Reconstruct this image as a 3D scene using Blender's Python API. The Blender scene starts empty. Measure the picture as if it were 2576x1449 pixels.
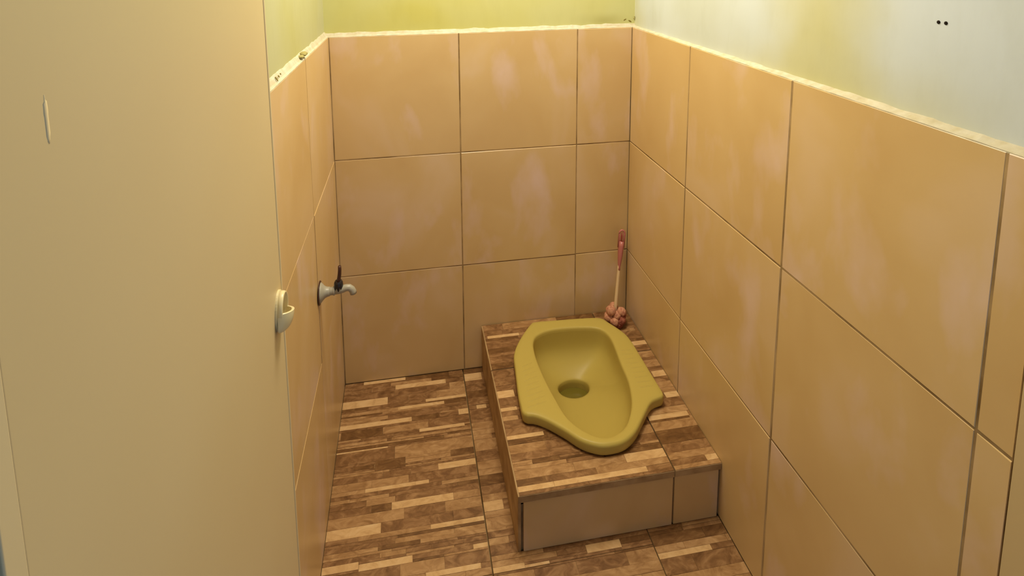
import bpy, bmesh, math, random
from mathutils import Vector, Matrix, noise

C = bpy.context.scene.collection
SC = bpy.context.scene
PI = math.pi

# ------------------------------------------------------------------ camera
cam_data = bpy.data.cameras.new('camera')
cam = bpy.data.objects.new('camera', cam_data); C.objects.link(cam)
F_PX = 1383.2145
cam_data.sensor_width = 36.0
cam_data.lens = F_PX * 36.0 / 2576.0
cam_data.shift_x = 60.3985 / 2576.0
cam_data.shift_y = -673.181 / 2576.0
cam_data.clip_start = 0.02
RX = Vector((0.98777746, -0.15550827, -0.01062423))
UP = Vector((0.03044932, 0.12566602, 0.99160521))
FW = Vector((0.15286770, 0.97980877, -0.12886518))
m = Matrix((RX, UP, -FW)).transposed().to_4x4()
m.translation = Vector((0.23045, -1.743537, 1.456996))
cam.matrix_world = m
SC.camera = cam

# ------------------------------------------------------------------ world, lamps, exposure
SC.view_settings.view_transform = 'Standard'
SC.view_settings.look = 'None'
SC.view_settings.gamma = 1.0
SC.view_settings.use_curve_mapping = False
SC.view_settings.exposure = 0.0

world = bpy.data.worlds.new('daylight'); SC.world = world
world.use_nodes = True
bg = world.node_tree.nodes['Background']
bg.inputs['Color'].default_value = (0.64, 0.88, 1.22, 1)
bg.inputs['Strength'].default_value = 0.35

def area_lamp(name, loc, rot, size, size_y, power, colour):
    l = bpy.data.lights.new(name, 'AREA'); l.shape = 'RECTANGLE'
    l.size = size; l.size_y = size_y; l.energy = power; l.color = colour
    o = bpy.data.objects.new(name, l); C.objects.link(o)
    o.location = loc; o.rotation_euler = rot
    return o
area_lamp('ceiling_lamp', (0.50, -0.46, 2.16), (0, 0, 0), 0.40, 0.40, 22.2, (1.0, 0.90, 0.74))

# ------------------------------------------------------------------ helpers
ORG = {}          # world position of every object's origin

def link(name, me, mat, parent=None, org=(0, 0, 0), label=None, cat=None, kind=None, group=None):
    o = bpy.data.objects.new(name, me); C.objects.link(o)
    if mat is not None and me is not None:
        for mm in (mat if isinstance(mat, (list, tuple)) else [mat]):
            me.materials.append(mm)
    org = Vector(org)
    if parent is not None:
        o.parent = parent; o.location = org - ORG[parent.name]
    else:
        o.location = org
    ORG[o.name] = org
    if label: o['label'] = label
    if cat: o['category'] = cat
    if kind: o['kind'] = kind
    if group: o['group'] = group
    return o

def obj(name, verts, faces, mat, parent=None, smooth=False, mats=None, org=None, **kw):
    """one mesh object from world-space vertices; its origin goes to the middle of its base"""
    if org is None:
        n = len(verts)
        xs = [v[0] for v in verts]; ys = [v[1] for v in verts]; zs = [v[2] for v in verts]
        org = Vector(((min(xs) + max(xs)) / 2, (min(ys) + max(ys)) / 2, min(zs)))
    org = Vector(org)
    me = bpy.data.meshes.new(name)
    me.from_pydata([Vector(v) - org for v in verts], [], faces)
    bm = bmesh.new(); bm.from_mesh(me)
    bmesh.ops.recalc_face_normals(bm, faces=bm.faces)
    bm.to_mesh(me); bm.free()
    if smooth:
        for p in me.polygons: p.use_smooth = True
    if mats:
        for p, k in zip(me.polygons, mats): p.material_index = k
    return link(name, me, mat, parent, org, **kw)

def empty(name, loc, parent=None, **kw):
    return link(name, None, None, parent, loc, **kw)

class MB:
    """collects shapes in world space"""
    def __init__(s): s.v = []; s.f = []; s.m = []
    def add(s, verts, faces, k=0):
        n = len(s.v); s.v += [Vector(v) for v in verts]
        s.f += [[i + n for i in f] for f in faces]; s.m += [k] * len(faces)
    def box(s, a, b, k=0):
        (x0, y0, z0), (x1, y1, z1) = a, b
        s.add([(x0,y0,z0),(x1,y0,z0),(x1,y1,z0),(x0,y1,z0),(x0,y0,z1),(x1,y0,z1),(x1,y1,z1),(x0,y1,z1)],
              [(3,2,1,0),(4,5,6,7),(0,1,5,4),(1,2,6,5),(2,3,7,6),(3,0,4,7)], k)
    def loops(s, loops, cap0=True, cap1=True, closed=True, k=0):
        """skin a list of equally long vertex loops"""
        n = len(loops[0]); vs = [v for l in loops for v in l]; fs = []
        for i in range(len(loops) - 1):
            for j in range(n if closed else n - 1):
                a, b = i*n + j, i*n + (j+1) % n
                fs.append((a, b, b + n, a + n))
        if cap0: fs.append(tuple(range(n - 1, -1, -1)))
        if cap1: fs.append(tuple(range((len(loops)-1)*n, len(loops)*n)))
        s.add(vs, fs, k)
    def tube(s, pts, radii, seg=16, cap=True, flat=1.0, k=0, up=(0, 0, 1)):
        pts = [Vector(p) for p in pts]; ls = []
        for i, p in enumerate(pts):
            d = (pts[min(i+1, len(pts)-1)] - pts[max(i-1, 0)]).normalized()
            u = Vector(up)
            if abs(d.dot(u)) > 0.95: u = Vector((1, 0, 0))
            a = d.cross(u).normalized(); b = d.cross(a).normalized()
            r = radii[i] if isinstance(radii, (list, tuple)) else radii
            ls.append([p + a*r*math.cos(2*PI*q/seg) + b*r*flat*math.sin(2*PI*q/seg) for q in range(seg)])
        s.loops(ls, cap, cap, True, k)
    def build(s, name, mat, parent=None, smooth=False, **kw):
        return obj(name, s.v, s.f, mat, parent, smooth, mats=s.m if max(s.m) else None, **kw)

def slab(corners, normal, thick, ch=0.0012):
    """a tile: four (or more) front corners, body behind them, small chamfer round the front"""
    cs = [Vector(c) for c in corners]; n = Vector(normal).normalized()
    mid = sum(cs, Vector()) / len(cs)
    back = [c - n*thick for c in cs]; side = [c - n*ch for c in cs]
    front = [c + (mid - c).normalized()*ch*1.4 for c in cs]
    mb = MB(); mb.loops([back, side, front])
    return mb

def smooth_closed(pts, n_sub=6):
    """Catmull-Rom through a closed outline"""
    out = []; N = len(pts)
    for i in range(N):
        p0, p1, p2, p3 = [Vector((*pts[(i+k) % N], 0)) for k in (-1, 0, 1, 2)]
        for j in range(n_sub):
            t = j / n_sub
            v = 0.5*((2*p1) + (p2-p0)*t + (2*p0-5*p1+4*p2-p3)*t*t + (3*p1-p0-3*p2+p3)*t**3)
            out.append((v.x, v.y))
    return out

def by_angle(poly, c, n):
    """radii of a star-shaped outline about c at n even angles"""
    res = []
    for k in range(n):
        a = 2*PI*k/n; d = (math.cos(a), math.sin(a)); best = None
        for i in range(len(poly)):
            x1, y1 = poly[i][0]-c[0], poly[i][1]-c[1]
            x2, y2 = poly[(i+1) % len(poly)][0]-c[0], poly[(i+1) % len(poly)][1]-c[1]
            ex, ey = x2-x1, y2-y1
            den = d[0]*ey - d[1]*ex
            if abs(den) < 1e-12: continue
            t = (x1*ey - y1*ex)/den; s = (x1*d[1] - y1*d[0])/den
            if t > 0 and -1e-9 <= s <= 1+1e-9: best = t if best is None else max(best, t)
        res.append((c[0]+d[0]*best, c[1]+d[1]*best))
    return res

# ------------------------------------------------------------------ materials
def mat(name, col, rough=0.5, spec=0.5, coat=0.0, build=None):
    mt = bpy.data.materials.new(name); mt.use_nodes = True
    nt = mt.node_tree; b = nt.nodes['Principled BSDF']
    b.inputs['Base Color'].default_value = (*col, 1)
    b.inputs['Roughness'].default_value = rough
    b.inputs['Specular IOR Level'].default_value = spec
    if coat: b.inputs['Coat Weight'].default_value = coat; b.inputs['Coat Roughness'].default_value = 0.08
    if build: build(nt, b)
    return mt

def node(nt, typ, **kw):
    n = nt.nodes.new(typ)
    for k, v in kw.items():
        if k in n.inputs.keys(): n.inputs[k].default_value = v
        else: setattr(n, k, v)
    return n

def coords(nt, random_shift=True, scale=(1, 1, 1)):
    tc = node(nt, 'ShaderNodeTexCoord')
    mp = node(nt, 'ShaderNodeMapping'); mp.inputs['Scale'].default_value = scale
    nt.links.new(tc.outputs['Object'], mp.inputs['Vector'])
    if random_shift:
        oi = node(nt, 'ShaderNodeObjectInfo')
        mu = node(nt, 'ShaderNodeMath', operation='MULTIPLY'); mu.inputs[1].default_value = 37.0
        nt.links.new(oi.outputs['Random'], mu.inputs[0])
        cb = node(nt, 'ShaderNodeCombineXYZ')
        for s in 'XYZ': nt.links.new(mu.outputs[0], cb.inputs[s])
        nt.links.new(cb.outputs[0], mp.inputs['Location'])
    return mp.outputs['Vector']

def noise_ramp(nt, vec, scale, detail, stops, rough=0.55, distort=0.0):
    n = node(nt, 'ShaderNodeTexNoise'); n.inputs['Scale'].default_value = scale
    n.inputs['Detail'].default_value = detail; n.inputs['Roughness'].default_value = rough
    n.inputs['Distortion'].default_value = distort
    nt.links.new(vec, n.inputs['Vector'])
    r = node(nt, 'ShaderNodeValToRGB')
    el = r.color_ramp.elements
    while len(el) < len(stops): el.new(0.5)
    for e, (p, c) in zip(el, stops): e.position = p; e.color = (*c, 1)
    nt.links.new(n.outputs['Fac'], r.inputs['Fac'])
    return n.outputs['Fac'], r.outputs['Color']

def mix(nt, fac, a, b, mode='MIX'):
    x = node(nt, 'ShaderNodeMix', data_type='RGBA', blend_type=mode)
    for s, v in ((0, fac), (6, a), (7, b)):
        if hasattr(v, 'is_linked') or hasattr(v, 'links'): nt.links.new(v, x.inputs[s])
        else: x.inputs[s].default_value = v if s == 0 else (*v, 1)
    return x.outputs[2]

def bump(nt, b, h, strength, dist):
    bp = node(nt, 'ShaderNodeBump'); bp.inputs['Strength'].default_value = strength; bp.inputs['Distance'].default_value = dist
    nt.links.new(h, bp.inputs['Height']); nt.links.new(bp.outputs[0], b.inputs['Normal'])

def marble(c1, c2, c3):
    """soft cloudy tile print, plus paler diagonal drifts tinted for gloss reflections"""
    def f(nt, b):
        v = coords(nt, True, (1, 1, 0.8))
        fa, ca = noise_ramp(nt, v, 3.6, 3, [(0.28, c1), (0.52, c2), (0.76, c3)], 0.5, 0.5)
        v2 = coords(nt, True, (2.2, 2.2, 1.1))
        v2.node.inputs['Rotation'].default_value = (0.45, 0.5, 0.0)
        fb, cb = noise_ramp(nt, v2, 3.8, 4, [(0.55, (0, 0, 0)), (0.78, (.75, .75, .75))], 0.5, 0.2)
        m1 = mix(nt, 0.0, ca, (c3[0]*1.06, c3[1]*1.08, c3[2]*1.5))  # pinkish tint paints daylight sheen into the drifts
        nt.links.new(cb, m1.node.inputs[0])
        nt.links.new(m1, b.inputs['Base Color'])
        bump(nt, b, fa, 0.03, 0.004)
    return f

def speckle(c1, c2, scale=40, bstr=0.15):
    def f(nt, b):
        v = coords(nt, True)
        fa, ca = noise_ramp(nt, v, scale, 5, [(0.32, c1), (0.68, c2)])
        nt.links.new(ca, b.inputs['Base Color'])
        bump(nt, b, fa, bstr, 0.002)
    return f

def stone(dark, base, light):
    """printed ledge stone: swirly light veins in a brown body"""
    def f(nt, b):
        v = coords(nt, True, (1, 1.6, 1))
        fa, ca = noise_ramp(nt, v, 22, 6, [(0.30, dark), (0.50, base), (0.72, light)], 0.62, 1.4)
        nt.links.new(ca, b.inputs['Base Color'])
        bump(nt, b, fa, 0.10, 0.002)
    return f

M = {}
M['tile'] = mat('wall_tile_glaze', (.6, .42, 0.200), 0.33, 0.45,
                build=marble((.58, .378, .152), (.63, .43, .190), (.68, .49, .300)))
M['grout'] = mat('brown_grout', (.20, .12, 0.041), 0.9, 0.1, build=speckle((.15, .085, .028), (.50, .34, .165), 7, 0.1))
M['grout_pale'] = mat('pale_grout', (.5, .34, .16), 0.9, 0.1, build=speckle((.40, .255, .115), (.56, .39, .19), 9, 0.1))

def paint(lo, hi, scale=2.2, patches=()):
    """patchy wall paint; patches are placed areas of another tint: (centre in the wall's own coordinates, radius)"""
    def f(nt, b):
        v = coords(nt, False)
        fa, ca = noise_ramp(nt, v, scale, 3, [(0.36, lo), (0.58, hi)], 0.5, 0.3)
        for c, stretch, rad, tint in patches:
            sub = node(nt, 'ShaderNodeVectorMath', operation='SUBTRACT'); nt.links.new(v, sub.inputs[0]); sub.inputs[1].default_value = c
            mul = node(nt, 'ShaderNodeVectorMath', operation='MULTIPLY'); nt.links.new(sub.outputs[0], mul.inputs[0]); mul.inputs[1].default_value = stretch
            ln = node(nt, 'ShaderNodeVectorMath', operation='LENGTH'); nt.links.new(mul.outputs[0], ln.inputs[0])
            nz = node(nt, 'ShaderNodeTexNoise'); nz.inputs['Scale'].default_value = 7; nt.links.new(v, nz.inputs['Vector'])
            ad = node(nt, 'ShaderNodeMath', operation='MULTIPLY_ADD'); nt.links.new(nz.outputs['Fac'], ad.inputs[0]); ad.inputs[1].default_value = .12; nt.links.new(ln.outputs['Value'], ad.inputs[2])
            mr = node(nt, 'ShaderNodeMapRange', interpolation_type='SMOOTHSTEP'); nt.links.new(ad.outputs[0], mr.inputs['Value'])
            mr.inputs['From Min'].default_value = .03; mr.inputs['From Max'].default_value = .06 + rad
            mr.inputs['To Min'].default_value = .9; mr.inputs['To Max'].default_value = 0
            mm = mix(nt, 0.0, ca, tint); nt.links.new(mr.outputs[0], mm.node.inputs[0]); ca = mm
        v2 = coords(nt, False, (3, 3, 0.9))
        fb, cb = noise_ramp(nt, v2, 9, 5, [(0.30, (.88, .87, .80)), (0.50, (1, 1, 1))])
        m1 = mix(nt, 0.3, ca, cb, 'MULTIPLY')
        nt.links.new(m1, b.inputs['Base Color'])
        bump(nt, b, fb, 0.10, 0.004)
    return f
M['paint'] = mat('lime_wall_paint', (.64, .6, .2), 0.6, 0.3,
                 build=paint((.535, .495, .135), (.56, .54, .23), 2.2, [((.40, 0, 1.262), (.8, 0, 2.6), .10, (.40, .37, .12))]))
M['paint_left'] = mat('soft_lime_wall_paint', (.58, .58, .28), 0.6, 0.3, build=paint((.46, .44, .175), (.485, .475, .26)))
YEL = (.55, .52, .24)  # yellow tint placed in patches on the paler right wall paint
M['paint_pale'] = mat('pale_wall_paint', (.62, .7, .7), 0.6, 0.3,
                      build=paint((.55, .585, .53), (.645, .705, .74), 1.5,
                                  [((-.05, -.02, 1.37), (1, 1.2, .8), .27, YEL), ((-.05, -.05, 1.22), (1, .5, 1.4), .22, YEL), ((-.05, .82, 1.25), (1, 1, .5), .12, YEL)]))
M['mortar'] = mat('cream_mortar', (.54, .48, .34), 0.85, 0.2, build=speckle((.49, .425, .27), (.58, .53, .40), 60, 0.4))
M['mould'] = mat('grey_green_mould', (.22, .17, 0.037), 0.9, 0.1)
M['jamb'] = mat('jamb_paint', (.58, .42, .20), 0.5, 0.3)
M['ceiling'] = mat('ceiling_paint', (.78, .74, 0.429), 0.8, 0.2)
M['door'] = mat('beige_pvc', (.64, .51, .28), 0.42, 0.4,
                build=lambda nt, b: nt.links.new(noise_ramp(nt, coords(nt, False), 1.7, 2, [(0.35, (.63, .495, .265)), (0.65, (.67, .545, .315))])[1], b.inputs['Base Color']))
M['door_edge'] = mat('pale_pvc_profile', (.70, .57, .33), 0.4, 0.4)
M['handle'] = mat('cream_plastic', (.74, .63, .36), 0.30, 0.5)
M['pale_mark'] = mat('pale_streak', (.74, .62, .38), 0.5, 0.3)
M['navy'] = mat('dark_blue_gap', (.006, .008, .014), 0.8, 0.1)
M['dark'] = mat('dark_gap', (.02, .015, .01), 0.9, 0.05)
M['light'] = mat('light_ledge_stone', (.6, 0.378, 0.178), 0.38, 0.4, build=stone((.50, 0.293, 0.122), (.62, 0.387, 0.174), (.70, 0.472, 0.237)))
M['mid'] = mat('tan_ledge_stone', (.4, 0.227, 0.096), 0.38, 0.4, build=stone((.25, 0.123, .043), (.38, 0.208, .084), (.52, 0.312, .140)))
M['base'] = mat('brown_ledge_stone', (.28, 0.142, 0.052), 0.38, 0.4, build=stone((.13, 0.057, .018), (.235, 0.115, .043), (.40, 0.222, .095)))
M['deep'] = mat('umber_ledge_stone', (.16, 0.076, 0.022), 0.38, 0.4, build=stone((.10, 0.043, 0.012), (.165, 0.076, 0.024), (.27, 0.142, 0.052)))
M['nose'] = mat('tile_edge', (.42, .27, .12), 0.6, 0.3, build=speckle((.30, .175, .070), (.50, .335, .160), 18))
M['ceramic'] = mat('mustard_ceramic', (.475, .365, .086), 0.40, 0.2)
M['drain'] = mat('drain_water', (.16, .125, 0.018), 0.05, 0.5)
M['tap_grey'] = mat('grey_plastic', (.36, .33, .25), 0.38, 0.5)
M['black'] = mat('black_plastic', (.016, .013, .014), 0.35, 0.5)
M['maroon'] = mat('dark_maroon_plastic', (.055, .016, .010), 0.4, 0.5)
M['pink'] = mat('pink_plastic', (.43, .135, .105), 0.35, 0.5)
M['pink_dark'] = mat('deep_pink_plastic', (.26, .04, 0.033), 0.4, 0.5)
M['cream_rod'] = mat('pale_pink_rod', (.68, .48, 0.252), 0.4, 0.4)
M['bristle'] = mat('pink_bristle', (.55, .24, 0.148), 0.9, 0.1, build=speckle((.40, .15, 0.089), (.68, .36, 0.207), 130, 0.8))
M['bristle_dark'] = mat('dirty_pink_bristle', (.32, .09, 0.059), 0.9, 0.1, build=speckle((.20, .05, 0.033), (.42, .15, 0.089), 130, 0.8))
M['chip'] = mat('grey_mortar_chip', (.33, .28, 0.096), 0.8, 0.2)

# ------------------------------------------------------------------ measures (metres)
W = 0.9962                    # room width
ZT = 1.1892                   # top of the tiling
TW = 0.40                     # tile
HP = 0.1594                   # top of the plinth
PX, PF, PJ = 0.4675, -0.6091, 0.8684
YE = -1.2216                  # end of the tiling on the right wall
YF = -1.52                    # inside of the front wall
RECESS = 0.0135
rnd = random.Random(7)

# ------------------------------------------------------------------ the setting
def wall_slab(name, a, b, mt, label):
    mb = MB(); mb.box(a, b)
    return mb.build(name, mt, kind='structure', label=label, cat='wall')

wall_back = wall_slab('wall_back', (-.14, RECESS, -.05), (W+.14, .14, 2.4), M['paint'],
                      'back wall painted lime yellow above beige square tiles')
wall_left = wall_slab('wall_left', (-.14, YF-.1, -.05), (-RECESS, RECESS, 2.4), M['paint_left'],
                      'left wall with tap, lime paint over beige tiles, behind open door')
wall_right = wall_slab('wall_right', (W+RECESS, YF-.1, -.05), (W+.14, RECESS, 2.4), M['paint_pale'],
                       'right wall, pale paint over large beige tiles')

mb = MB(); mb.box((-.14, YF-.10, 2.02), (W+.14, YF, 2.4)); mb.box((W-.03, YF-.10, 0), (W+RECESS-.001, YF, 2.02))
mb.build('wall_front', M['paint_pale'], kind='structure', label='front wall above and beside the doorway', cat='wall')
mb = MB(); mb.box((-.14, YF-.1, 2.4), (W+.14, .14, 2.48))
mb.build('ceiling', M['ceiling'], kind='structure', label='plain pale ceiling over the toilet room', cat='ceiling')

# grout beds behind the tiles
mb = MB(); mb.box((-.001, .0010, 0), (W+.001, RECESS, ZT-.001)); mb.build('grout_bed', M['grout'], wall_back)
mb = MB(); mb.loops([[(x, -.001, 0), (x, -1.479, 0), (x, -1.479, ZT+.0314*1.479-.001), (x, 0, ZT-.001)] for x in (-RECESS, -.0015)])
mb.build('grout_bed', M['grout_pale'], wall_left)
mb = MB(); mb.box((W+.0010, YE+.001, 0), (W+RECESS, -.001, ZT-.001)); mb.build('grout_bed', M['grout'], wall_right)

ROWS = [0.0, ZT-.80, ZT-.40, ZT]
def wall_tiles(parent, cuts, to_world, normal, gap, zrow=lambda r, c: ROWS[r], name='wall_tile', ch=.0012):
    for i in range(len(cuts)-1):
        for r in range(3):
            u0, u1 = cuts[i]+gap/2, cuts[i+1]-gap/2
            g = gap/2
            c = [(u0, zrow(r, u0)+g), (u1, zrow(r, u1)+g), (u1, zrow(r+1, u1)-(g if r < 2 else 0)), (u0, zrow(r+1, u0)-(g if r < 2 else 0))]
            off = rnd.uniform(-.0007, .0007)
            tilt = [rnd.uniform(-.0004, .0004) for _ in range(4)]
            ws = [to_world(u, z) + Vector(normal)*(off+t) for (u, z), t in zip(c, tilt)]
            slab(ws, normal, .0085, ch).build(name, M['tile'], parent)

wall_tiles(wall_back, [0.0, .4064, .8049, W+.0005], lambda u, z: Vector((u, 0, z)), (0, -1, 0), .0030)
wall_tiles(wall_right, [0.0, .3800, .7765, 1.1741, -YE], lambda u, z: Vector((W, -u, z)), (-1, 0, 0), .0034)
SL = [0.0, .055, .049, .0314]
wall_tiles(wall_left, [0.001, .41, .81, 1.21, 1.478], lambda u, z: Vector((0, -u, z)), (1, 0, 0), .0009,
           zrow=lambda r, u: ROWS[r] + SL[r]*u, ch=.0004)

# cream mortar ledges over the tiling
def ledge(name, p0, p1, inward, label, slope=0.0, rise=.015, seed=0, skew=0.0, rough=1.0):
    p0, p1 = Vector(p0), Vector(p1); n = Vector(inward)
    L = (p1-p0).length; N = max(8, int(L/.008)); loops = []
    for i in range(N+1):
        t = i/N; p = p0.lerp(p1, t); p.z += slope*t*L
        a = (noise.noise(Vector((t*L*22+seed, seed, 0)))*.0035 + noise.noise(Vector((t*L*70+seed, 3.1, seed)))*.0016)*rough
        b = noise.noise(Vector((t*L*35+seed, 9.7, seed)))*.0012
        r = rise*(1+skew*t) + a
        loops.append([p + n*RECESS*-1 + Vector((0, 0, -.004)), p - n*(.0012) + Vector((0, 0, -.004)),
                      p - n*(.0012 - b*.5) + Vector((0, 0, .0012+b)), p - n*.006 + Vector((0, 0, .004+b+a*.4)),
                      p - n*.0095 + Vector((0, 0, r*.72+b)), p - n*(RECESS-.001) + Vector((0, 0, r)), p - n*(RECESS+.001) + Vector((0, 0, r+.0005))])
    mb = MB(); mb.loops(loops)
    return mb.build(name, M['mortar'], smooth=False, kind='structure', label=label, cat='trim')
ledge('trim_1', (-.017, 0, ZT), (W+.017, 0, ZT), (0, -1, 0), 'thin cream mortar ledge along the back wall', rise=.012, seed=2)
trim_left = ledge('trim_2', (0, .017, ZT), (0, -1.478, ZT), (1, 0, 0), 'cream mortar ledge along the left wall, chipped midway', slope=.0314, rise=.015, seed=11)
ledge('trim_3', (W, .017, ZT), (W, YE, ZT), (-1, 0, 0), 'rough cream mortar ledge along the right wall', rise=.0042, seed=23, skew=1.1, rough=.6)

# small stains, nail holes
def disc(c, n, r, h=.0012, seg=12, sq=1.0, ang=0.0):
    c, n = Vector(c), Vector(n).normalized()
    a = n.cross(Vector((0, 0, 1)));
    if a.length < .1: a = Vector((1, 0, 0))
    a.normalize(); b = n.cross(a)
    a2 = a*math.cos(ang)+b*math.sin(ang); b2 = (b*math.cos(ang)-a*math.sin(ang))*sq
    mb = MB()
    mb.loops([[c + a2*rr*math.cos(2*PI*k/seg) + b2*rr*math.sin(2*PI*k/seg) + n*hh for k in range(seg)]
              for rr, hh in ((r, -.001), (r, h*.4), (r*.6, h))])
    return mb
for y in (-1.0447, -1.0559):
    disc((W+RECESS, y-.009, 1.343), (-1, 0, 0), .0027, sq=1.0).build('screw_hole', M['dark'], wall_right)
# mould specks low on the back paint, near the right corner
for x, z, r, sq, an in ((.975, 1.214, .0055, .4, .5), (.993, 1.2085, .0065, .4, -.5)):
    disc((x, RECESS, z), (0, -1, 0), r, .0006, 14, sq, an).build('mould_speck', M['mould'], wall_back)

for y, z, r, sq, an in ((-.690, 1.2205, .0055, .28, 1.1), (-.672, 1.2215,   .0026, .6, .9), (-.656, 1.2225, .0020, .6, .9)):
    disc((-.0055, y, z), (.8, 0, .6), r, .0007, 12, sq, an).build('mould_speck', M['mould'], trim_left)
# right door jamb
mb = MB(); mb.box((W-.002, YF, 0), (W+RECESS-.001, YE-.002, 2.02))
mb.build('trim_4', M['jamb'], kind='structure', label='plain painted jamb where the right wall tiling ends', cat='trim')

mb = MB(); mb.box((-RECESS+.001, YF, 0), (.028, -1.4815, 2.02))  # dark strip added in place of the shaded gap beside the leaf
mb.build('gap_strip', M['navy'], kind='structure', label='dark blue strip added for the shaded gap behind the open door leaf', cat='trim')

# ------------------------------------------------------------------ ledge-stone floor tiles, strip by strip
FLOOR= [('L', 0.062, 0.202, -0.013, 0.0), ('L', 0.168, 0.337, -0.05, -0.032), ('L', 0.002, 0.144, -0.102, -0.077), ('L', 0.266, 0.401, -0.117, -0.106), ('L', 0.177, 0.325, -0.135, -0.123), ('L', 0.367, 0.402, -0.18, -0.163), ('M', 0.0, 0.087, -0.149, -0.141), ('L', 0.004, 0.22, -0.184, -0.168), ('L', 0.242, 0.381, -0.227, -0.216), ('M', 0.159, 0.322, -0.243, -0.233), ('M', 0.002, 0.145, -0.243, -0.233), ('L', 0.001, 0.148, -0.265, -0.26), ('L', 0.162, 0.3, -0.262, -0.256), ('M', 0.199, 0.329, -0.323, -0.312), ('M', 0.245, 0.333, -0.335, -0.328), ('L', 0.291, 0.4, -0.36, -0.341), ('M', 0.007, 0.113, -0.337, -0.33), ('L', 0.092, 0.225, -0.394, -0.383), ('L', 0.227, 0.263, -0.391, -0.379), ('M', 0.006, 0.09, -0.391, -0.381), ('M', 0.051, 0.155, -0.415, -0.405), ('L', 0.162, 0.326, -0.452, -0.432), ('L', -0.0, 0.136, -0.504, -0.48), ('L', 0.261, 0.398, -0.518, -0.506), ('M', 0.172, 0.319, -0.537, -0.525), ('L', 0.362, 0.397, -0.581, -0.568), ('M', -0.001, 0.083, -0.553, -0.547), ('L', -0.003, 0.086, -0.58, -0.564), ('L', 0.087, 0.214, -0.586, -0.57), ('L', 0.244, 0.375, -0.626, -0.614), ('D', -0.0, 0.15, -0.257, -0.248), ('D', 0.202, 0.351, -0.018, -0.001), ('D', 0.054, 0.112, -0.324, -0.312), ('D', 0.113, 0.199, -0.334, -0.304), ('D', 0.33, 0.401, -0.321, -0.308), ('D', 0.326, 0.4, -0.25, -0.24), ('D', 0.007, 0.132, -0.221, -0.192), ('L', 0.405, 0.461, -0.054, -0.022), ('L', 0.426, 0.458, -0.172, -0.156), ('M', 0.404, 0.458, -0.283, -0.267), ('L', 0.401, 0.454, -0.498, -0.471), ('M', 0.403, 0.451, -0.549, -0.542), ('M', 0.399, 0.452, -0.581, -0.564), ('L', 0.4, 0.478, -0.643, -0.63), ('L', 0.4, 0.538, -0.643, -0.636), ('D', 0.399, 0.536, -0.648, -0.643), ('L', 0.634, 0.722, -0.634, -0.617), ('L', 0.798, 0.937, -0.678, -0.665), ('M', 0.874, 0.986, -0.664, -0.649), ('D', 0.802, 0.89, -0.624, -0.615)]
PLAT= [('L', 0.479, 0.588, -0.066, -0.057), ('D', 0.477, 0.582, -0.082, -0.07), ('L', 0.471, 0.521, -0.319, -0.293), ('L', 0.474, 0.518, -0.366, -0.354), ('M', 0.471, 0.515, -0.398, -0.383), ('L', 0.471, 0.572, -0.457, -0.446), ('D', 0.474, 0.581, -0.468, -0.458), ('M', 0.472, 0.569, -0.5, -0.474), ('M', 0.471, 0.623, -0.567, -0.547), ('M', 0.482, 0.522, -0.535, -0.529), ('L', 0.563, 0.802, -0.601, -0.588), ('L', 0.469, 0.561, -0.602, -0.588), ('L', 0.759, 0.865, -0.571, -0.546), ('L', 0.871, 0.988, -0.467, -0.448), ('L', 0.945, 0.994, -0.182, -0.163), ('M', 0.955, 0.992, -0.237, -0.222), ('L', 0.953, 0.992, -0.318, -0.295), ('L', 0.953, 0.993, -0.398, -0.378), ('M', 0.871, 0.989, -0.498, -0.471), ('L', 0.963, 0.993, -0.599, -0.583), ('D', 0.87, 0.986, -0.471, -0.464), ('D', 0.523, 0.594, -0.533, -0.522), ('D', 0.464, 0.54, -0.209, -0.184), ('D', 0.475, 0.556, -0.14, -0.118), ('M', 0.965, 0.984, -0.114, -0.099)]

def bands(y0, y1, rects, lo=.012, hi=.030, r=rnd):
    ys = sorted({y0, y1} | {min(max(v, y0), y1) for q in rects for v in q[3:5]})
    out = [ys[0]]
    for v in ys[1:]:
        if v - out[-1] < .0042:
            if v == y1 and len(out) > 1: out[-1] = y1
            continue
        out.append(v)
    if out[-1] != y1: out[-1] = y1
    full = [out[0]]
    for v in out[1:]:
        while v - full[-1] > hi*1.3:
            full.append(full[-1] + r.uniform(lo, hi))
            if v - full[-1] < .006: full.pop(); break
        full.append(v)
    return full

def strips(x0, x1, y0, y1, rects, r):
    """cut one tile into strips: [(x0, x1, y0, y1, colour key)]; the strips seen in the photograph keep their places"""
    rs = [(k, max(a, x0), min(b, x1), max(c, y0), min(d, y1)) for k, a, b, c, d in rects if a < x1-.01 and b > x0+.01 and c < y1-.002 and d > y0+.002]
    bs = bands(y0, y1, rs, r=r); out = []
    grown = []
    for i in range(len(bs)-1):
        b0, b1 = bs[i], bs[i+1]; mid = (b0+b1)/2
        here = sorted([(a, b, k) for k, a, b, c, d in rs if c <= mid <= d])
        cur = x0; spans = []
        for a, b, k in here:
            a = max(a, cur)
            if b - a < .006: continue
            if a - cur > .006: spans.append((cur, a, None))
            else: a = cur
            spans.append((a, b, k)); cur = b
        if x1 - cur > .006: spans.append((cur, x1, None))
        elif spans: spans[-1] = (spans[-1][0], x1, spans[-1][2])
        for a, b, k in spans:
            if k is not None:
                # join a strip that runs over two bands
                for g in grown:
                    if g[4] == k and abs(g[0]-a) < .004 and abs(g[1]-b) < .004 and abs(g[3]-b0) < 1e-6:
                        g[3] = b1; break
                else: grown.append([a, b, b0, b1, k])
            else:
                while b - a > .006:
                    L = r.uniform(.06, .20)
                    e = b if (b - a < L + .05) else a + L
                    out.append((a, e, b0, b1, r.choices('BBBBBMDX', k=1)[0])); a = e
    return out + [tuple(g) for g in grown]
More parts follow.
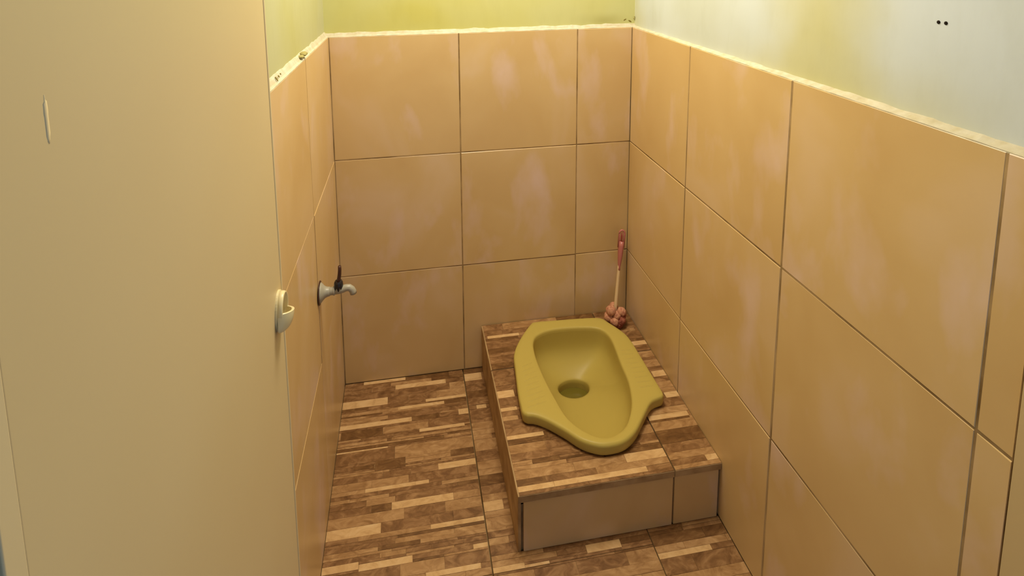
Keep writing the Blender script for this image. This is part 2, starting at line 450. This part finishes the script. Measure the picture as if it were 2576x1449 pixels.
KEY = {'L': 'light', 'M': 'mid', 'B': 'base', 'D': 'deep', 'X': 'light'}

def lay(parent, sl, ztop, r, joined=False, hole=None):
    big = MB(); keys = ['light', 'mid', 'base', 'deep']
    for a, b, c, d, k in sl:
        key = KEY[k]
        if k == 'X': key = 'mid'
        z = ztop + r.uniform(-.00025, .00025)
        g = .0002
        polys = [[(a+g, c+g), (b-g, c+g), (b-g, d-g), (a+g, d-g)]]
        if hole: polys = cut(polys[0], hole)
        for pl in polys:
            mbx = slab([(x, y, z) for x, y in pl], (0, 0, 1), .0016, .0003)
            if joined: big.add(mbx.v, mbx.f, keys.index(key))
            else: mbx.build('strip', M[key], parent)
    if joined:
        o = big.build('strip', [M[k] for k in keys], parent); o['kind'] = 'stuff'

def span(poly, y):
    xs = []
    for i in range(len(poly)):
        (x1, y1), (x2, y2) = poly[i], poly[(i+1) % len(poly)]
        if (y1 <= y) != (y2 <= y): xs.append(x1 + (y-y1)/(y2-y1)*(x2-x1))
    return (min(xs), max(xs)) if xs else None

def cut(rect, hole):
    """a rectangle less the toilet's opening: nothing, one or two pieces with a curved side"""
    (a, c), (b, _), (_, d), _ = rect
    n = max(2, int((d-c)/.004)); ys = [c + (d-c)*i/n for i in range(n+1)]
    sp = [span(hole, y) for y in ys]
    if all(s is None or s[1] <= a or s[0] >= b for s in sp): return [rect]
    out = []
    mx = .733
    if a < mx:
        right = [(min(max(s[0] if s else min(b, mx), a), min(b, mx)), y) for s, y in zip(sp, ys)]
        if max(p[0] for p in right) - a > .003:
            right = [(max(x, a+.0012), y) for x, y in right]
            out.append([(a, c)] + right + [(a, d)])
    if b > mx:
        left = [(max(min(s[1] if s else max(a, mx), b), max(a, mx)), y) for s, y in zip(sp, ys)]
        if b - min(p[0] for p in left) > .003:
            left = [(min(x, b-.0012), y) for x, y in left]
            out.append([(b, d)] + left[::-1] + [(b, c)])
    return out

mb = MB(); mb.box((-.14, YF-.1, -.09), (W+.14, .14, -.012))
floor = mb.build('floor', M['grout'], kind='structure', label='floor of brown ledge-stone patterned tiles around the plinth', cat='floor')
G = .0016
YJ = -.643
E_ = PX+.006
# each tile: outline parts that its strips fill (x0, x1, y0, y1); an L-shaped tile wraps the plinth's corner
FT = [[(0.0, .4, -.243, 0.0)], [(0.0, .4, YJ, -.243)], [(0.0, .4, -1.043, YJ)], [(0.0, .4, -1.443, -1.043)],
      [(.4, E_, -.157, 0.0)], [(.4, E_, PF+.004, -.157), (.4, .80, YJ, PF+.004)], [(.80, W, -1.009, PF+.004)],
      [(.4, .80, -1.043, YJ)], [(.4, .80, -1.443, -1.043)], [(.80, W, -1.409, -1.009)], [(0.0, W, YF-.1, -1.443)]]
for i, parts in enumerate(FT):
    g = .0005
    rects = []
    for x0, x1, y0, y1 in parts:
        gx0 = .0016 if x0 == .4 else g
        rects.append((x0+gx0, x1-(.0016 if x1 in (.4, .80) else g), y0+(0 if y0 == PF+.004 else g), y1-(0 if (y1 == PF+.004 and len(parts) > 1) else g)))
    body = MB()
    for a, b, c, d in rects:
        q = slab([(a, c, -.0012), (b, c, -.0012), (b, d, -.0012), (a, d, -.0012)], (0, 0, 1), .0105, .0004); body.add(q.v, q.f)
    t = body.build('floor_tile', M['nose'], floor)
    rr = random.Random(100+i)
    for a, b, c, d in rects:
        lay(t, strips(a, b, c, d, FLOOR, rr), 0.0, rr, joined=(parts[0][3] <= -.9))

# ------------------------------------------------------------------ the plinth
OUT = [(0.619,-0.076),(0.643,-0.06),(0.719,-0.063),(0.816,-0.069),(0.87,-0.078),(0.889,-0.102),(0.922,-0.162),(0.93,-0.206),(0.9315,-0.264),(0.9325,-0.346),(0.9335,-0.408),(0.933,-0.417),(0.925,-0.429),(0.886,-0.441),(0.845,-0.481),(0.802,-0.524),(0.76,-0.547),(0.716,-0.551),(0.686,-0.544),(0.651,-0.523),(0.619,-0.487),(0.581,-0.45),(0.553,-0.431),(0.530,-0.424),(0.5215,-0.412),(0.521,-0.403),(0.523,-0.351),(0.533,-0.262),(0.542,-0.197),(0.571,-0.139)]
INN = [(0.616,-0.156),(0.636,-0.128),(0.685,-0.111),(0.76,-0.112),(0.826,-0.123),(0.854,-0.14),(0.866,-0.171),(0.865,-0.217),(0.857,-0.285),(0.85,-0.363),(0.83,-0.432),(0.802,-0.48),(0.776,-0.508),(0.743,-0.523),(0.715,-0.525),(0.687,-0.513),(0.658,-0.484),(0.637,-0.446),(0.625,-0.39),(0.615,-0.323),(0.609,-0.251),(0.609,-0.2)]
N = 144; CC = (.735, -.31)
outer = by_angle(smooth_closed(OUT), CC, N)
inner = by_angle(smooth_closed(INN), CC, N)
opening = [(x + (x-CC[0])/math.hypot(x-CC[0], y-CC[1])*.010, y + (y-CC[1])/math.hypot(x-CC[0], y-CC[1])*.010) for x, y in inner]

mb = MB()
mb.box((PX+.008, PF+.009, -.012), (W-.001, PF+.06, HP-.0185))
mb.box((PX+.008, PF+.06, -.012), (PX+.05, -.001, HP-.0185))
top_rect = [(PX+.008, PF+.009), (W-.001, PF+.009), (W-.001, -.001), (PX+.008, -.001)]
for pl in cut(top_rect, opening):
    mb.loops([[(x, y, HP-.035) for x, y in pl], [(x, y, HP-.0182) for x, y in pl]])
plinth = mb.build('toilet_plinth', M['grout'], kind='structure', cat='plinth',
                  label='low tiled plinth under the squat toilet against the right wall')
# tiles on top: bodies with their strips
for i, (x0, x1, y0, y1) in enumerate([(PX, PJ, PF-.002, PF+.40), (PJ, W, PF-.002, PF+.40), (PX, PJ, PF+.40, -.001), (PJ, W-.0005, PF+.40, -.001)]):
    a, b, c, d = x0 + (G if x0 > PX else 0), x1-G, y0 + (G if y0 > PF else 0), y1-G
    body = MB()
    for pl in cut([(a, c), (b, c), (b, d), (a, d)], opening):
        body.add(*(lambda q: (q.v, q.f))(slab([(x, y, HP-.0012) for x, y in pl], (0, 0, 1), .0175, .0006)))
    t = body.build('plinth_tile', M['nose'], plinth)
    rr = random.Random(300+i)
    lay(t, strips(a+(.0035 if x0 == PX else 0), b, c+(.0005 if y0 < PF else 0), d, PLAT, rr), HP, rr, hole=opening)
# front tiles and side tiles
zc = HP-.0195
for x0, x1 in ((PX+.0145, PJ-.0018), (PJ+.0022, W-.006)):
    slab([(x0, PF+.0015, .001), (x1, PF+.0015, .001), (x1, PF+.0015, zc), (x0, PF+.0015, zc)], (0, -1, 0), .0075).build('front_tile', M['tile'], plinth)
for y0, y1 in ((PF+.0035, -.2105), (-.2085, -.002)):
    slab([(PX+.0005, y0, .001), (PX+.0005, y1, .001), (PX+.0005, y1, zc), (PX+.0005, y0, zc)], (-1, 0, 0), .0075).build('side_tile', M['nose'], plinth)

# ------------------------------------------------------------------ squat toilet
toilet = empty('squat_toilet', (.73, -.31, HP), label='mustard yellow ceramic squat toilet set in the tiled plinth', cat='toilet')
ZR = HP + .037
def inset(d, z, ring=None):
    ring = ring or outer; n = len(ring); o = []
    for i in range(n):
        p, q = Vector(ring[i-1]), Vector(ring[(i+1) % n])
        t = (q-p).normalized(); nrm = Vector((-t.y, t.x))      # ring runs counter-clockwise: this points inwards
        o.append((ring[i][0]+nrm.x*d, ring[i][1]+nrm.y*d, z))
    return o
def between(t, z):
    return [(a[0]*(1-t)+b[0]*t, a[1]*(1-t)+b[1]*t, z) for a, b in zip(outer, inner)]
mb = MB()
rim = [inset(.016, HP+.0004), inset(.0085, HP+.0006), inset(.006, HP+.0025), inset(.0025, HP+.0065), inset(.001, HP+.015), inset(.0003, ZR-.009), inset(.0008, ZR-.0055),
       inset(.0025, ZR-.0022), inset(.0055, ZR-.0004)]
rim += [between(t, ZR + .0003*math.sin(PI*t)) for t in (.25, .5, .75)]
rim += [inset(-.006, ZR-.0001, inner), inset(-.003, ZR-.0012, inner), inset(-.0008, ZR-.0035, inner), inset(0, ZR-.0075, inner), inset(.0006, ZR-.013, inner)]
mb.loops(rim, False, False)
rim_o = mb.build('rim', M['ceramic'], toilet, smooth=True)
# the bowl runs from the rim down to the drain at the back
HC, HR, HZ = (.7335, -.214), (.050, .036), .061
hole = [(HC[0]+HR[0]*math.cos(2*PI*k/N), HC[1]+HR[1]*math.sin(2*PI*k/N)) for k in range(N)]
lip = inset(.0006, ZR-.013, inner)
D0 = ZR-.013-HZ
prof = [(0, 0), (.012, .07), (.03, .15), (.06, .235), (.10, .31), (.16, .39), (.24, .475), (.34, .56), (.46, .65), (.58, .73), (.70, .805), (.80, .865), (.88, .91), (.94, .945), (.975, .97), (1, 1), (1.0, 1.10), (1.0, 1.3)]
bl = []
for t, zf in prof:
    row = []
    for k in range(N):
        w = max(0.0, math.sin(2*PI*k/N))            # the back drops more steeply than the front
        z_ = zf**(1-.45*w) if 0 < zf < 1 else zf
        row.append((lip[k][0]*(1-t)+hole[k][0]*t, lip[k][1]*(1-t)+hole[k][1]*t, ZR-.013-D0*z_))
    bl.append(row)
mb = MB(); mb.loops(bl, False, False)
bowl = mb.build('bowl', M['ceramic'], toilet, smooth=True)
mb = MB(); zb = ZR-.013-D0*1.22
mb.loops([[(HC[0]+r*(h[0]-HC[0]), HC[1]+r*(h[1]-HC[1]), z) for h in hole[::4]] for r, z in ((.995, zb-.004), (.995, zb))])
mb.build('drain', M['drain'], toilet, label='dark water standing in the drain hole')
# ridged foot rests either side
for sgn in (-1, 1):
    mb = MB()
    for k in range(9):
        y = -.245 - k*.0185
        if sgn < 0: p0, p1 = Vector((.553-.0022*k, y-.012, ZR)), Vector((.594+.001*k, y+.004, ZR))
        else: p0, p1 = Vector((.874-.001*k, y+.004, ZR)), Vector((.913+.0012*min(k, 5), y+.004, ZR))
        n = 6
        mb.tube([p0.lerp(p1, i/n) + Vector((0, 0, -.0007)) for i in range(n+1)], [.0006, .0021, .0024, .0024, .0024, .0021, .0006], 8, flat=.75)
    mb.build('foot_rest', M['ceramic'], toilet, smooth=True)

# ------------------------------------------------------------------ toilet brush in the corner
brush = empty('toilet_brush', (.925, -.078, HP), label='pink toilet brush with pale rod leaning in the corner behind the toilet', cat='brush')
def lobe(c, r, seed, sq=(1, 1, 1)):
    bm = bmesh.new(); bmesh.ops.create_icosphere(bm, subdivisions=3, radius=1)
    for v in bm.verts:
        d = v.co.normalized()
        k = 1 + .16*noise.noise(d*2.1 + Vector((seed, 0, 0))) + .07*noise.noise(d*6 + Vector((0, seed, 0)))
        v.co = Vector((d.x*sq[0], d.y*sq[1], d.z*sq[2]))*r*k + Vector(c)
    vs = [v.co.copy() for v in bm.verts]; fs = [[v.index for v in f.verts] for f in bm.faces]; bm.free()
    return vs, fs
bx, by = .924, -.079
k = 0
for ang, rad, z, r, mk in ((200, .020, .222, .0165, 'bristle'), (-30, .021, .216, .0150, 'bristle'), (90, .018, .219, .015, 'bristle'), (270, .014, .206, .014, 'bristle'),
                           (185, .0235, .197, .0165, 'bristle'), (240, .021, .188, .0155, 'bristle'), (310, .021, .190, .0165, 'bristle_dark'), (5, .0225, .194, .016, 'bristle_dark'),
                           (60, .020, .195, .016, 'bristle'), (125, .020, .195, .016, 'bristle'),
                           (215, .014, .1765, .0165, 'bristle_dark'), (290, .0155, .1755, .0155, 'bristle_dark'), (0, .015, .176, .016, 'bristle_dark'), (90, .014, .1755, .0155, 'bristle_dark')):
    k += 1; a = math.radians(ang)
    vs, fs = lobe((bx+rad*math.cos(a), by+rad*math.sin(a)*.95, z), r, k*3.7)
    obj('bristle_tuft', vs, fs, M[mk], brush, smooth=True)
P0, P1 = Vector((.9205, -.0805, .185)), Vector((.9665, -.0245, .478))
def along(t): return P0.lerp(P1, t)
mb = MB(); mb.tube([along(t) for t in (0, .1, .3, .56, .60)], [.0055, .0062, .0058, .0050, .005], 14)
mb.build('rod', M['cream_rod'], brush, smooth=True)
mb = MB(); mb.tube([along(t) for t in (.545, .55, .58, .62, .68, .75, .82, .87)], [.0042, .0062, .0058, .0075, .0098, .0118, .0125, .0112], 16, flat=.75, up=(1, 0, 0))
mb.build('grip', M['pink'], brush, smooth=True)
ax = (P1-P0).normalized(); sx = Vector((1, -.2, 0)); sx = (sx - ax*sx.dot(ax)).normalized()
mb = MB()
lp = []
for s in range(13):
    a = PI*s/12
    lp.append(along(.955) + sx*(.0088*math.cos(a)) + ax*(.012*math.sin(a)))
pts = [along(.80) + sx*.0088] + lp + [along(.80) - sx*.0088]
mb.tube(pts, .0036, 10)
mb.build('hanging_loop', M['pink'], brush, smooth=True)
mb = MB(); mb.tube([along(t) for t in (.86, .89, .93, .97)], [.004, .0058, .0058, .003], 10, flat=.4, up=(1, 0, 0))
mb.build('loop_web', M['pink_dark'], brush, smooth=True, label='deep pink recess in the hanging loop')

# ------------------------------------------------------------------ tap on the left wall
TY, TZ = -.3993, .5972
tap = empty('water_tap', (0.001, TY, TZ), label='small grey plastic tap with dark lever on the left wall', cat='tap')
def turned(prof, seg=20, y=TY, z0=TZ, slope=.065):
    return [[(x, y + r*math.cos(2*PI*k/seg), z0 + x*slope + r*math.sin(2*PI*k/seg)) for k in range(seg)] for x, r in prof]
mb = MB(); mb.loops(turned([(.0012, .020), (.0012, .029), (.0026, .029), (.0034, .026)], 28)); mb.build('seal_plate', M['maroon'], tap, label='dark plate behind the tap flange')
mb = MB(); mb.loops(turned([(.003, .0245), (.0045, .0243), (.0085, .0205), (.012, .0165), (.016, .0135), (.021, .0118), (.026, .0112), (.0265, .0105)], 28)); mb.build('flange', M['tap_grey'], tap, smooth=True)
mb = MB(); mb.loops(turned([(.024, .0095), (.029, .0098), (.034, .0098), (.0345, .0112), (.0385, .0112), (.039, .0095), (.042, .0095)], 20)); mb.build('connector', M['tap_grey'], tap, smooth=False)
sp = [Vector((.040, TY, TZ+.0026)), Vector((.050, TY, TZ+.0034)), Vector((.060, TY, TZ+.0052)), Vector((.067, TY, TZ+.0072)), Vector((.0745, TY, TZ+.0068)), Vector((.0800, TY, TZ+.0022)), Vector((.0832, TY, TZ-.0045)), Vector((.0842, TY, TZ-.0095))]
mb = MB(); mb.tube(sp, [.0095, .0098, .0092, .0085, .0085, .0085, .0086, .0088], 18, up=(0, 1, 0)); mb.build('spout', M['tap_grey'], tap, smooth=True)
HX = .0485
def stack(prof, cx, cz, seg=16):
    return [[(cx + r*math.cos(2*PI*k/seg), TY + r*math.sin(2*PI*k/seg), cz + z) for k in range(seg)] for z, r in prof]
mb = MB(); mb.loops(stack([(.0045, .0105), (.010, .0112), (.018, .0115), (.0245, .0108), (.0285, .0085), (.029, .006)], HX, TZ)); mb.build('valve_cap', M['black'], tap)
for k in range(8):
    a = 2*PI*(k+.5)/8; c = Vector((HX+.0113*math.cos(a), TY+.0113*math.sin(a), TZ+.0095))
    t = Vector((-math.sin(a), math.cos(a), 0)); n = Vector((math.cos(a), math.sin(a), 0))
    mb = MB(); mb.loops([[c+t*.0024+n*q-Vector((0, 0, .004)), c-t*.0024+n*q-Vector((0, 0, .004)), c+n*q+Vector((0, 0, .004))] for q in (-.001, .0008)])
    mb.build('lug', M['tap_grey'], tap, label='pale tooth round the black cap')
mb = MB()
lv = [(HX, TY, TZ+.027), (HX+.0015, TY, TZ+.034), (HX+.0035, TY, TZ+.046), (HX+.0045, TY, TZ+.058), (HX+.0045, TY, TZ+.067), (HX+.0045, TY, TZ+.0685)]
mb.tube(lv, [.0055, .0048, .0046, .0044, .0040, .0025], 12, flat=1.5, up=(0, 1, 0)); mb.build('lever', M['maroon'], tap, smooth=True)

# ------------------------------------------------------------------ the open door along the left wall
DX, DE, DH = 0.030, -.8968, -1.4785
door = empty('door_1', (.017, DH, .015), kind='structure', label='open beige plastic door leaf with a round cup handle', cat='door')
def upright(x0, x1, y0, y1, z0, z1, r=.004):
    mb = MB()
    base = []
    for cx, cy, a0 in ((x1-r, y1-r, 0), (x0+r, y1-r, 90), (x0+r, y0+r, 180), (x1-r, y0+r, 270)):
        for s in range(5):
            a = math.radians(a0 + 22.5*s); base.append((cx+r*math.cos(a), cy+r*math.sin(a)))
    mb.loops([[(x, y, z) for x, y in base] for z in (z0, z1)])
    return mb
upright(.0065, DX, DH+.015, DE-.0085, .015, 1.96, .0012).build('door_panel', M['door'], door)
upright(.0055, DX+.001, DE-.0075, DE, .015, 1.96, .003).build('edge_profile', M['door_edge'], door, label='pale rounded profile on the door edge')
upright(.0055, DX+.0008, DH, DH+.0149, .015, 1.96, .0012).build('hinge_profile', M['door_edge'], door, label='pale profile on the hinge side')
# cup handle: oval base plate, raised ring, half dome pocket open at the top
hy, hz, ra, rb = -.9300, .9152, .0230, .0295
def oval(x, k, seg=40): return [(x, hy + ra*k*math.cos(2*PI*i/seg), hz + rb*k*math.sin(2*PI*i/seg)) for i in range(seg)]
hb = MB(); hb.loops([oval(DX-.0005, 1.04), oval(DX+.0025, 1.04), oval(DX+.0032, 1.0)])
handle = hb.build('handle', M['handle'], door, label='cream round cup handle near the door edge')
mb = MB(); mb.loops([oval(DX+.003, .99), oval(DX+.0085, .97), oval(DX+.0105, .93), oval(DX+.0105, .86), oval(DX+.0085, .82), oval(DX+.0035, .80)])
mb.build('ring', M['handle'], handle, smooth=True)
mb = MB(); inn_c, out_c = [], []
nu, nv = 20, 10
def dome(k, dd):
    ls = []
    for j in range(nv+1):
        p = PI/2*j/nv          # 0 at the mouth, 90 deg at the bottom
        ls.append([(DX+.004 + dd*k*math.sin(PI*i/nu)*math.cos(p)**.8,
                    hy + ra*.97*k*math.cos(PI*i/nu)*(1 if j == 0 else math.cos(p)**.35),
                    hz - .0005 - rb*.97*k*math.sin(p)) for i in range(nu+1)])
    ca, sa = math.cos(math.radians(-18)), math.sin(math.radians(-18))
    return [[(x, hy+(y-hy)*ca-(z-hz)*sa, hz+(y-hy)*sa+(z-hz)*ca) for x, y, z in l] for l in ls]
mb.loops(dome(1.0, .019), False, False, False)
inside = dome(.90, .0165)
mb.loops(inside, False, False, False)
o_, i_ = dome(1.0, .019)[0], inside[0]
mb.loops([o_, [(a[0]*.5+b[0]*.5, a[1]*.5+b[1]*.5, a[2]+.0012) for a, b in zip(o_, i_)], i_], False, False, False)
mb.build('cup', M['handle'], handle, smooth=True)
# pale streak on the leaf
mb = MB(); pr = [(0, .0003), (.10, .0010), (.18, .0032), (.36, .0036), (.45, .0032), (.80, .0032), (.92, .0022), (1, .0004)]
z0, z1 = 1.350, 1.3785
mb.loops([[(DX-.0002, -1.4075-r, z1+(z0-z1)*t), (DX+.0003, -1.4075, z1+(z0-z1)*t), (DX-.0002, -1.4075+r, z1+(z0-z1)*t)] for t, r in pr])
mb.build('streak', M['pale_mark'], door, smooth=True, label='pale streak on the door face')

# ------------------------------------------------------------------ loose bits on the ledges
mb = MB()
vs, fs = lobe((-.0045, -.410, 1.2155), .0160, 4.1, (.55, 1.0, .33)); mb.add(vs, fs)
mb.build('mortar_chip', M['chip'], smooth=True, label='larger grey chip on the left mortar ledge', cat='chip')
mb = MB()
vs, fs = lobe((-.0055, -.436, 1.2135), .0125, 8.3, (.55, 1.0, .30)); mb.add(vs, fs)
mb.build('mortar_chip', M['chip'], smooth=True, label='smaller grey chip just beside the larger one on the left ledge', cat='chip')
mb = MB(); mb.tube([(W+.0105, RECESS-.006, 1.2165), (W+.0105, RECESS-.006, 1.2245)], [.0012, .0012], 8)
mb.tube([(W+.0105, RECESS-.006, 1.2245), (W+.0105, RECESS-.006, 1.2255)], [.0018, .0018], 8)
mb.tube([(W+.0105, RECESS-.006, 1.218), (W+.0105, RECESS+.004, 1.217)], [.001, .001], 8)
mb.build('nail', M['chip'], label='tiny dark nail at the right end of the back wall ledge', cat='nail')
